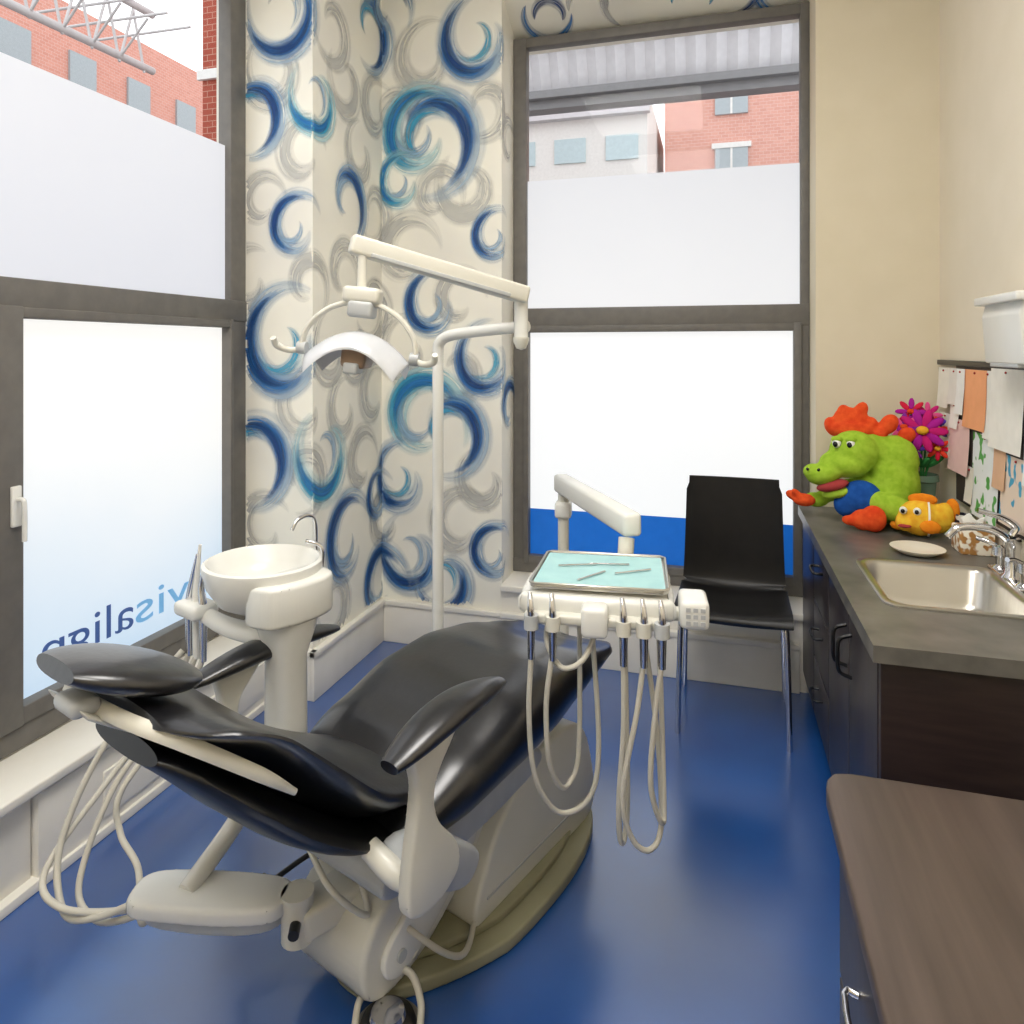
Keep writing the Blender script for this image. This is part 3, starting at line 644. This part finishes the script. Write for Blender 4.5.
tube('support_post',[LW((-0.53,2.50,0.28)),LW((-0.53,2.50,0.98))],0.020,m_beige,du,sm=0,seg=16)
tube('head_post',[LW((-0.235,1.95,0.98)),LW((-0.24,1.90,0.86)),LW((-0.26,1.80,0.86))],0.022,m_beige,du,seg=14)
box('support_knuckle',(LW((-0.53,2.50,0.93)))-Vector((0.03,0.03,0.04)),(LW((-0.53,2.50,0.93)))+Vector((0.03,0.03,0.02)),m_beige2,du,0.012)
beam('floor_link',LW((-0.53,2.50,0.30)),LW((-0.62,2.18,0.30)),0.07,0.05,m_beige,du,0.012)

# ---------------------------------------------------------------- foot control
fc=empty('foot_control',(-0.69,1.40,0),0.3)
lathe('disc',[(0,0.0),(0.06,0.0),(0.065,0.012),(0.058,0.03),(0.035,0.042),(0.0,0.045)],m_blackp,fc)
lathe('top_cap',[(0,0.040),(0.04,0.040),(0.036,0.050),(0.0,0.054)],m_chrome,fc)
lathe('base_ring',[(0.063,0.0),(0.075,0.0),(0.075,0.012),(0.063,0.014)],m_steel,fc)
tube('bail',[(-0.072,0,0.02),(-0.065,0.03,0.05),(-0.02,0.06,0.085),(0.04,0.055,0.085),(0.07,0.02,0.05),(0.072,-0.02,0.02)],0.008,m_hose,fc)
tube('cord',[(0.0,0.06,0.08),(0.05,0.09,0.10),(0.03,0.13,0.11),(-0.04,0.13,0.08)],0.006,m_hose,fc)

# ---------------------------------------------------------------- visitor chair
vc=empty('visitor_chair',(0.07,2.98,0),math.radians(-2))
m_vseat=M('visitor_chair_black',(16,15,15),0.42,c2=(21,20,20),spec=0.4)
prof=cat([(0,-0.215,0.465),(0,-0.19,0.482),(0,-0.05,0.472),(0,0.10,0.466),(0,0.165,0.485),(0,0.19,0.55),(0,0.205,0.72),(0,0.225,0.945)],8)
vs=[];fs=[];nx=12;T=0.012
for i,p in enumerate(prof):
    f=i/(len(prof)-1); t=(prof[min(i+1,len(prof)-1)]-prof[max(i-1,0)]).normalized(); nr=Vector((0,-t.z,t.y))
    hw=0.215 if f<0.5 else (0.215-0.02*(f-0.5)/0.5)
    if 0.52<f<0.62: hw-=0.02*math.sin((f-0.52)/0.1*math.pi)
    if f>0.97: hw-=0.01
    for s in (1,-1):
        for k in range(nx+1):
            u=-1+2*k/nx; vs.append(Vector((u*hw,0,0))+p+nr*(T*s+0.02*u*u))
R=2*(nx+1)
for i in range(len(prof)-1):
    for k in range(nx):
        a=i*R+k; fs.append([a,a+1,a+R+1,a+R]); b=i*R+nx+1+k; fs.append([b,b+R,b+R+1,b+1])
    for k in (0,nx): fs.append([i*R+k,(i+1)*R+k,(i+1)*R+k+nx+1,i*R+k+nx+1])
for i in (0,len(prof)-1):
    for k in range(nx): a=i*R+k; fs.append([a,a+1,a+nx+2,a+nx+1])
mesh('shell',vs,fs,m_vseat,vc)
for s in (-1,1):
    nm='left' if s<0 else 'right'
    tube('leg_front_'+nm,[(0.185*s,-0.15,0.45),(0.195*s,-0.165,0.40),(0.205*s,-0.17,0.0)],0.011,m_chrome,vc,sm=4)
    tube('leg_rear_'+nm,[(0.185*s,0.13,0.45),(0.195*s,0.15,0.40),(0.21*s,0.24,0.0)],0.011,m_chrome,vc,sm=4)
    tube('side_rail_'+nm,[(0.185*s,-0.15,0.45),(0.185*s,0.13,0.45)],0.011,m_chrome,vc,sm=0)
    tube('back_upright_'+nm,[(0.15*s,0.14,0.45),(0.15*s,0.20,0.52),(0.15*s,0.228,0.75)],0.009,m_chrome,vc,sm=4)
tube('cross_rail_front',[(-0.185,-0.13,0.45),(0.185,-0.13,0.45)],0.010,m_chrome,vc,sm=0)
tube('cross_rail_rear',[(-0.185,0.12,0.45),(0.185,0.12,0.45)],0.010,m_chrome,vc,sm=0)

# ---------------------------------------------------------------- sink cabinet
sc=empty('sink_cabinet')
CX,CY0,CY1,CZ=0.35,1.78,3.30,0.82
sx0,sx1,sy0,sy1=0.455,0.80,2.075,2.475
for nm,a,b,c_,d_ in (('near',CX,CY0,XR,sy0),('far',CX,sy1,XR,CY1),('front',CX,sy0,sx0,sy1),('back',sx1,sy0,XR,sy1)):
    box('countertop_'+nm,(a,b,CZ-0.04),(c_,d_,CZ),m_counter,sc)
box('end_panel',(CX+0.02,CY0+0.02,0.0),(XR,CY0+0.045,CZ-0.04),m_espresso,sc,0.002)
box('face_frame',(CX+0.035,CY0+0.045,0.09),(CX+0.05,CY1,CZ-0.04),m_espv,sc)
box('toe_kick',(CX+0.06,CY0+0.045,0.0),(CX+0.075,CY1,0.09),m_blackp,sc)
ys=[1.825,2.19,2.56,2.93,3.29]
for i in range(4):
    a,b=ys[i]+0.003,ys[i+1]-0.003
    if i==2:
        for j,(z0,z1) in enumerate(((0.10,0.32),(0.326,0.54),(0.546,0.773))):
            box('drawer_front_%d'%j,(CX+0.018,a,z0),(CX+0.036,b,z1),m_espv,sc,0.002)
            ym=(a+b)/2; zz=z1-0.07
            tube('drawer_pull_%d'%j,[(CX+0.018,ym-0.05,zz),(CX-0.012,ym-0.045,zz),(CX-0.012,ym+0.045,zz),(CX+0.018,ym+0.05,zz)],0.005,m_blackp,sc,sm=3)
    else:
        box('door_%d'%i,(CX+0.018,a,0.10),(CX+0.036,b,0.773),m_espv,sc,0.002)
for i,y in enumerate((2.15,2.23)):
    tube('door_pull_%d'%i,[(CX+0.018,y,0.58),(CX-0.014,y,0.595),(CX-0.018,y,0.64),(CX-0.014,y,0.685),(CX+0.018,y,0.70)],0.0055,m_blackp,sc,sm=4)
sk=empty('sink_basin')
def rrect(x0,x1,y0,y1,r,z,n=6):
    out=[]
    for cx,cy,a0 in ((x1-r,y1-r,0),(x0+r,y1-r,90),(x0+r,y0+r,180),(x1-r,y0+r,270)):
        for i in range(n+1):
            a=math.radians(a0+90*i/n); out.append(Vector((cx+r*math.cos(a),cy+r*math.sin(a),z)))
    return out
def ins(dd,z,r): return rrect(sx0+dd,sx1-dd,sy0+dd,sy1-dd,r,z)
loft('basin',[ins(-0.022,CZ+0.0005,0.045),ins(-0.022,CZ+0.005,0.045),ins(-0.016,CZ+0.008,0.045),ins(-0.004,CZ+0.006,0.05),ins(0.004,CZ-0.004,0.05),ins(0.012,CZ-0.10,0.05),ins(0.03,CZ-0.125,0.05),ins(0.10,CZ-0.13,0.04)],m_steel,sk,cap=False)
b_=ins(0.10,CZ-0.13,0.04); mesh('basin_floor',b_,[list(range(len(b_)))],m_steel,sk)
lathe('drain',[(0,0.0),(0.03,0.0),(0.034,0.003),(0.028,0.004),(0.02,0.001),(0,0.001)],m_chrome,sk,((sx0+sx1)/2,(sy0+sy1)/2,CZ-0.129))
fa=empty('faucet',(0.845,2.40,CZ))
lathe('base',[(0,0),(0.032,0),(0.032,0.008),(0.022,0.02),(0.02,0.09),(0.024,0.10),(0.022,0.125),(0,0.13)],m_chrome,fa)
tube('spout',[(0,0,0.10),(-0.03,0.0,0.135),(-0.08,0.0,0.15),(-0.14,0.0,0.145),(-0.17,0.0,0.115)],[0.014,0.013,0.012,0.011,0.011],m_chrome,fa)
tube('lever',[(0,0,0.13),(0.01,0.0,0.155),(-0.02,-0.0,0.18),(-0.09,-0.0,0.20)],[0.014,0.012,0.009,0.008],m_chrome,fa)
for s in (-1,1):
    lathe('side_valve_%d'%(s+1),[(0,0),(0.026,0),(0.024,0.01),(0.014,0.02),(0.014,0.045),(0.024,0.05),(0.022,0.075),(0,0.08)],m_chrome,fa,(0,0.09*s,0))
    tube('side_lever_%d'%(s+1),[(0,0.09*s,0.07),(-0.03,0.10*s,0.085),(-0.055,0.12*s,0.09)],0.007,m_chrome,fa)
box('escutcheon',(-0.028,-0.12,0.0),(0.028,0.12,0.01),m_chrome,fa,0.004)
lathe('soap_dish',[(0,0.0),(0.05,0.0),(0.058,0.004),(0.08,0.016),(0.083,0.02),(0.077,0.02),(0.05,0.009),(0,0.007)],M('soap_dish_cream',(232,226,210),0.4),None,(0.65,2.625,CZ+0.001))

# ---------------------------------------------------------------- foreground cabinet (desk)
dk=empty('storage_desk')
DX,DY,DZ=0.19,1.415,0.72
dp=[(DX,-0.2),(XR-0.004,-0.2),(XR-0.004,DY),(DX+0.05,DY),(DX+0.02,DY-0.008),(DX+0.006,DY-0.03),(DX,DY-0.06)]
prism('desk_top',dp,DZ-0.035,DZ,m_desk,dk,0.006,axis='z')
box('desk_body',(DX+0.02,-0.18,0.06),(XR-0.005,1.26,DZ-0.035),m_desk,dk,0.003)
box('desk_plinth',(DX+0.05,-0.16,0.0),(XR-0.005,1.22,0.06),m_blackp,dk)
for j in range(3):
    z1=DZ-0.045-0.2*j; box('drawer_%d'%j,(DX+0.006,0.75,z1-0.19),(DX+0.021,1.25,z1),m_espv,dk,0.002)
    tube('drawer_handle_%d'%j,[(DX+0.006,0.97,z1-0.09),(DX-0.014,0.975,z1-0.09),(DX-0.014,1.085,z1-0.09),(DX+0.006,1.09,z1-0.09)],0.005,m_chrome,dk,sm=3)

# ---------------------------------------------------------------- plush toys and bits on the counter
m_green=M('plush_green',(166,200,66),0.95,c2=(146,184,50),scale=(40,40,40),bump=0.3,spec=0.1)
m_orange=M('plush_orange',(232,92,44),0.95,c2=(214,68,34),scale=(40,40,40),bump=0.3,spec=0.1)
m_yel=M('plush_yellow',(244,200,64),0.95,c2=(236,172,50),scale=(40,40,40),bump=0.3,spec=0.1)
m_amber=M('plush_amber',(240,150,40),0.95,c2=(232,130,34),scale=(40,40,40),bump=0.3,spec=0.1)
m_pblue=M('plush_blue',(36,88,170),0.95,c2=(30,76,150),scale=(40,40,40),bump=0.3,spec=0.1)
m_red=M('plush_mouth_red',(170,60,60),0.9)
m_wh=M('eye_white',(240,240,235),0.3); m_bk=M('eye_black',(10,10,12),0.15)
dg=empty('plush_dragon',(0.53,3.04,CZ),math.radians(-14))
blob('body',[((0.13,0.03,0.15),(0.10,0.09,0.15)),((0.06,0.02,0.10),(0.11,0.10,0.10)),((0.14,0.03,0.25),(0.085,0.07,0.10)),((0.06,0.02,0.29),(0.09,0.06,0.07)),
  ((0.0,-0.03,0.28),(0.09,0.08,0.085)),((-0.03,-0.05,0.235),(0.095,0.075,0.055)),((-0.10,-0.08,0.195),(0.07,0.062,0.044),Euler((0,-0.35,0))),((-0.14,-0.09,0.20),(0.038,0.045,0.032)),((-0.05,-0.075,0.125),(0.065,0.045,0.022),Euler((0,-0.3,0))),
  ((-0.06,-0.01,0.12),(0.09,0.035,0.035),Euler((0,-0.5,0))),((-0.14,-0.01,0.075),(0.05,0.032,0.03)),((0.13,-0.09,0.09),(0.10,0.045,0.05),Euler((0,0.3,0)))],m_green,dg,0.007,5)
blob('mane',[((-0.08+0.033*i,0.02,0.37+0.04*math.sin(i*0.75)),(0.03,0.03,0.042),Euler((0,-0.5+0.2*i,0))) for i in range(6)]+[((-0.01,0.01,0.365),(0.085,0.04,0.04)),((0.12,0.03,0.39),(0.032,0.03,0.042),Euler((0,0.5,0))),((0.18,0.04,0.35),(0.03,0.028,0.034),Euler((0,0.8,0))),((-0.04,0.02,0.42),(0.028,0.024,0.042)),((0.02,0.02,0.435),(0.026,0.024,0.042),Euler((0,0.4,0)))],m_orange,dg,0.006,2)
blob('belly',[((0.03,-0.075,0.11),(0.075,0.05,0.07)),((-0.02,-0.07,0.08),(0.05,0.04,0.05))],m_pblue,dg,0.007)
ell('mouth',(-0.07,-0.095,0.153),(0.06,0.038,0.022),m_red,dg,Euler((0,-0.3,0)))
blob('feet',[((-0.22,-0.02,0.085),(0.035,0.03,0.02),Euler((0,0.3,0))),((-0.18,-0.04,0.075),(0.045,0.03,0.026)),((-0.205,-0.05,0.10),(0.028,0.016,0.012),Euler((0,0.7,0)))],m_orange,dg,0.006,3)
blob('paws',[((0.04,-0.13,0.04),(0.045,0.035,0.04)),((0.075,-0.14,0.05),(0.045,0.035,0.05)),((0.0,-0.14,0.035),(0.035,0.022,0.02))],m_orange,dg,0.006,3)
for s,x in ((0,-0.055),(1,-0.005)):
    ell('eye_%d'%s,(x,-0.092,0.318),(0.016,0.014,0.018),m_wh,dg); ell('pupil_%d'%s,(x-0.004,-0.104,0.315),(0.009,0.005,0.011),m_bk,dg)
    ell('eyelid_%d'%s,(x,-0.085,0.332),(0.021,0.018,0.014),m_green,dg)
    ell('nostril_%d'%s,(-0.155+0.04*s,-0.134,0.215),(0.006,0.005,0.006),m_bk,dg)
fi=empty('plush_fish',(0.725,2.86,CZ),math.radians(-10))
blob('body',[((-0.01,0,0.07),(0.07,0.05,0.066)),((0.04,0.01,0.07),(0.06,0.04,0.055)),((0.07,0.02,0.085),(0.03,0.02,0.045)),((-0.055,-0.02,0.055),(0.035,0.035,0.035))],m_yel,fi,0.006)
blob('fins',[((0.095,0.03,0.10),(0.025,0.012,0.045)),((0.0,0.0,0.138),(0.05,0.012,0.022)),((0.02,-0.055,0.05),(0.035,0.012,0.025)),((-0.075,0.03,0.03),(0.03,0.012,0.02))],m_amber,fi,0.005,2)
lathe('stripe',[(0.056,-0.004),(0.0655,-0.003),(0.0655,0.003),(0.056,0.004)],m_wh,fi,(0.018,0.006,0.068),rot=Euler((0,math.pi/2,0)),sy=0.86)
for s in (-1,1):
    ell('eye_%d'%(s+1),(-0.042+0.022*s,-0.044,0.10),(0.013,0.010,0.014),m_wh,fi); ell('pupil_%d'%(s+1),(-0.044+0.022*s,-0.054,0.099),(0.007,0.005,0.008),m_bk,fi)
ell('mouth',(-0.06,-0.05,0.045),(0.022,0.012,0.007),m_red,fi)
fl=empty('toy_flower_pot',(0.80,3.18,CZ))
lathe('pot',[(0,0),(0.04,0),(0.045,0.01),(0.055,0.15),(0.065,0.155),(0.062,0.18),(0.055,0.18),(0.045,0.10),(0,0.09)],M('pot_glass_green',(120,150,130),0.15),fl)
fcols=[(196,40,120),(130,50,160),(226,70,50),(170,40,150),(230,90,150),(90,60,180),(210,40,70)]
fmats=[M('felt_petal_%d'%i,c,0.9,spec=0.1) for i,c in enumerate(fcols)]
m_leaf=M('felt_leaf_green',(60,150,80),0.9)
def flower(idx,c,r,tilt,tz,n=8):
    R=Euler((tilt,0,tz)).to_matrix(); c=Vector(c)
    for grp in (0,1):
        bm=bmesh.new()
        for k in range(grp,n,2):
            a=2*math.pi*k/n; off=R@Vector((math.cos(a)*r*0.62,math.sin(a)*r*0.62,0.0))
            e=(R@Matrix.Rotation(a,3,'Z')).to_euler(); ell_bm(bm,c+off,(r*0.45,r*0.2,r*0.09),e,10,6)
        from_bm('flower_%d_%d'%(idx,grp),bm,fmats[(idx+grp*3)%7],fl,ang=180)
    ell('flower_centre_%d'%idx,c+R@Vector((0,0,0.008)),(r*0.26,r*0.26,r*0.2),m_orange if idx%2 else m_yel,fl)
    tube('stem_%d'%idx,[(0,0,0.09),(c.x*0.4,c.y*0.3,0.2),c],0.004,m_leaf,fl)
for i,(x,y,z,r) in enumerate(((-0.01,-0.06,0.36,0.085),(-0.07,-0.04,0.37,0.055),(0.045,-0.04,0.37,0.045),(-0.04,-0.02,0.43,0.055),(0.02,-0.02,0.42,0.05),(-0.05,-0.06,0.29,0.05),(0.045,-0.06,0.29,0.045))):
    flower(i,(x,y,z),r,math.radians(75),random.uniform(-0.4,0.1),10 if i==0 else 8)
for i in range(8):
    a=i*0.8; ell('leaf_%d'%i,(0.05*math.cos(a),0.04*math.sin(a),0.23),(0.04,0.014,0.012),m_leaf,fl,Euler((0,-0.6,a)))
m_pat=M('mug_pattern',(240,238,230),0.4,c2=(40,40,60),scale=(60,60,60),ramp=(0.48,0.52),detail=1)
m_pat2=M('tissue_box_pattern',(180,130,70),0.5,c2=(246,240,224),scale=(45,45,45),ramp=(0.46,0.54),detail=1)
mg=empty('patterned_mug',(0.86,2.87,CZ))
lathe('cup',[(0,0),(0.026,0),(0.030,0.006),(0.030,0.09),(0.027,0.09),(0.026,0.01),(0,0.01)],m_pat,mg)
tube('handle',[(0,-0.026,0.075),(0,-0.048,0.07),(0,-0.05,0.03),(0,-0.026,0.02)],0.005,m_pat,mg)
tb=empty('tissue_box',(0.835,2.70,CZ))
box('carton',(-0.05,-0.05,0),(0.05,0.05,0.085),m_pat2,tb,0.004)
prism('tissue',[(-0.025,0.083),(0.025,0.083),(0.035,0.12),(0.01,0.105),(-0.01,0.13),(-0.035,0.11)],-0.006,0.006,m_wh,tb,0.002,axis='y')

# ---------------------------------------------------------------- right wall items
nb=empty('notice_board')
m_cork=M('board_dark',(70,60,54),0.8)
box('board',(XR-0.013,2.2,0.93),(XR-0.001,3.05,1.455),m_cork,nb,0.002)
box('top_rail',(XR-0.018,2.2,1.44),(XR-0.001,3.27,1.46),m_blackp,nb,0.002)
papers=[(3.12,3.26,1.27,1.43,(244,240,230)),(3.0,3.12,1.29,1.43,(236,232,224)),(2.72,2.94,1.22,1.43,(246,172,122)),(2.42,2.68,1.18,1.44,(244,241,232)),
 (2.88,3.10,1.04,1.24,(244,206,202)),(2.62,2.86,0.92,1.21,(236,242,244)),(2.36,2.60,0.95,1.17,(232,214,196)),(3.08,3.24,1.08,1.25,(242,238,230)),(2.22,2.41,1.1,1.43,(244,244,238)),(2.93,3.02,1.26,1.43,(244,244,240)),
 (2.56,2.66,1.05,1.3,(226,184,150)),(2.68,2.74,1.2,1.43,(240,238,230)),(3.0,3.1,1.2,1.3,(250,246,236)),(2.84,2.92,0.95,1.08,(240,236,226))]
draw=[(70,160,196),(230,110,60),(90,170,80)]
for i,(a,b,z0,z1,c) in enumerate(papers):
    x=XR-0.0145-0.0012*(i%5)
    if i in (5,6): mm=M('childs_drawing_%d'%i,c,0.8,c2=draw[i%3],scale=(22,22,22),ramp=(0.56,0.60),detail=1)
    else: mm=M('paper_%d'%i,c,0.8)
    vs=[];n=5
    for k in range(n+1):
        f=k/n
        for q2 in (0,1): vs.append((x-0.010*(1-f)**2,(a if q2==0 else b)+random.uniform(-.003,.003),z0+(z1-z0)*f))
    fs=[[2*k,2*k+1,2*k+3,2*k+2] for k in range(n)]
    mesh('paper_note_%d'%i,vs,fs,mm,nb)
    ell('pin_%d'%i,(x-0.003,(a+b)/2,z1-0.012),(0.003,0.004,0.004),m_red,nb)
wd=empty('paper_towel_dispenser')
prism('case',[(0.80,1.46),(XR-0.001,1.46),(XR-0.001,1.64),(0.80,1.64),(0.79,1.60)],2.20,2.48,m_beige2,wd,0.006,axis='y')
box('lid',(0.775,2.18,1.635),(XR-0.001,2.50,1.66),m_beige2,wd,0.005)
box('outlet',(0.80,2.24,1.450),(0.87,2.44,1.462),m_alum,wd,0.002)

# ---------------------------------------------------------------- lights
lp=M('added_fill_panel',(255,250,240),0.5,emis=(255,252,248),estr=15.0)  # unseen emissive panels added overhead to brighten the room
for i,(x,y) in enumerate(((-0.55,1.15),(-0.4,-0.6))):
    g=empty('added_ceiling_fill' if i==0 else 'added_ceiling_fill.001')
    box('fill_diffuser',(x-0.45,y-0.55,ZC-0.03),(x+0.45,y+0.55,ZC-0.012),lp,g)
    for a,b in (((x-0.47,y-0.57,ZC-0.035),(x-0.45,y+0.57,ZC)),((x+0.45,y-0.57,ZC-0.035),(x+0.47,y+0.57,ZC)),((x-0.47,y-0.57,ZC-0.035),(x+0.47,y-0.55,ZC)),((x-0.47,y+0.55,ZC-0.035),(x+0.47,y+0.57,ZC))):
        box('fill_rim',a,b,m_white,g)
w=bpy.data.worlds.new('overcast'); scene.world=w; w.use_nodes=True
bg=w.node_tree.nodes['Background']; bg.inputs[0].default_value=(0.95,0.97,1.0,1); bg.inputs[1].default_value=1.9

# ---------------------------------------------------------------- camera
cd=bpy.data.cameras.new('camera'); cam=bpy.data.objects.new('camera',cd); scene.collection.objects.link(cam)
cam.location=(0,0,1.5); cam.rotation_euler=(math.radians(90),0,math.radians(16.17))
cd.sensor_width=36; cd.lens=700/1024*36; cd.shift_y=-162/1024; cd.clip_start=0.02
scene.camera=cam
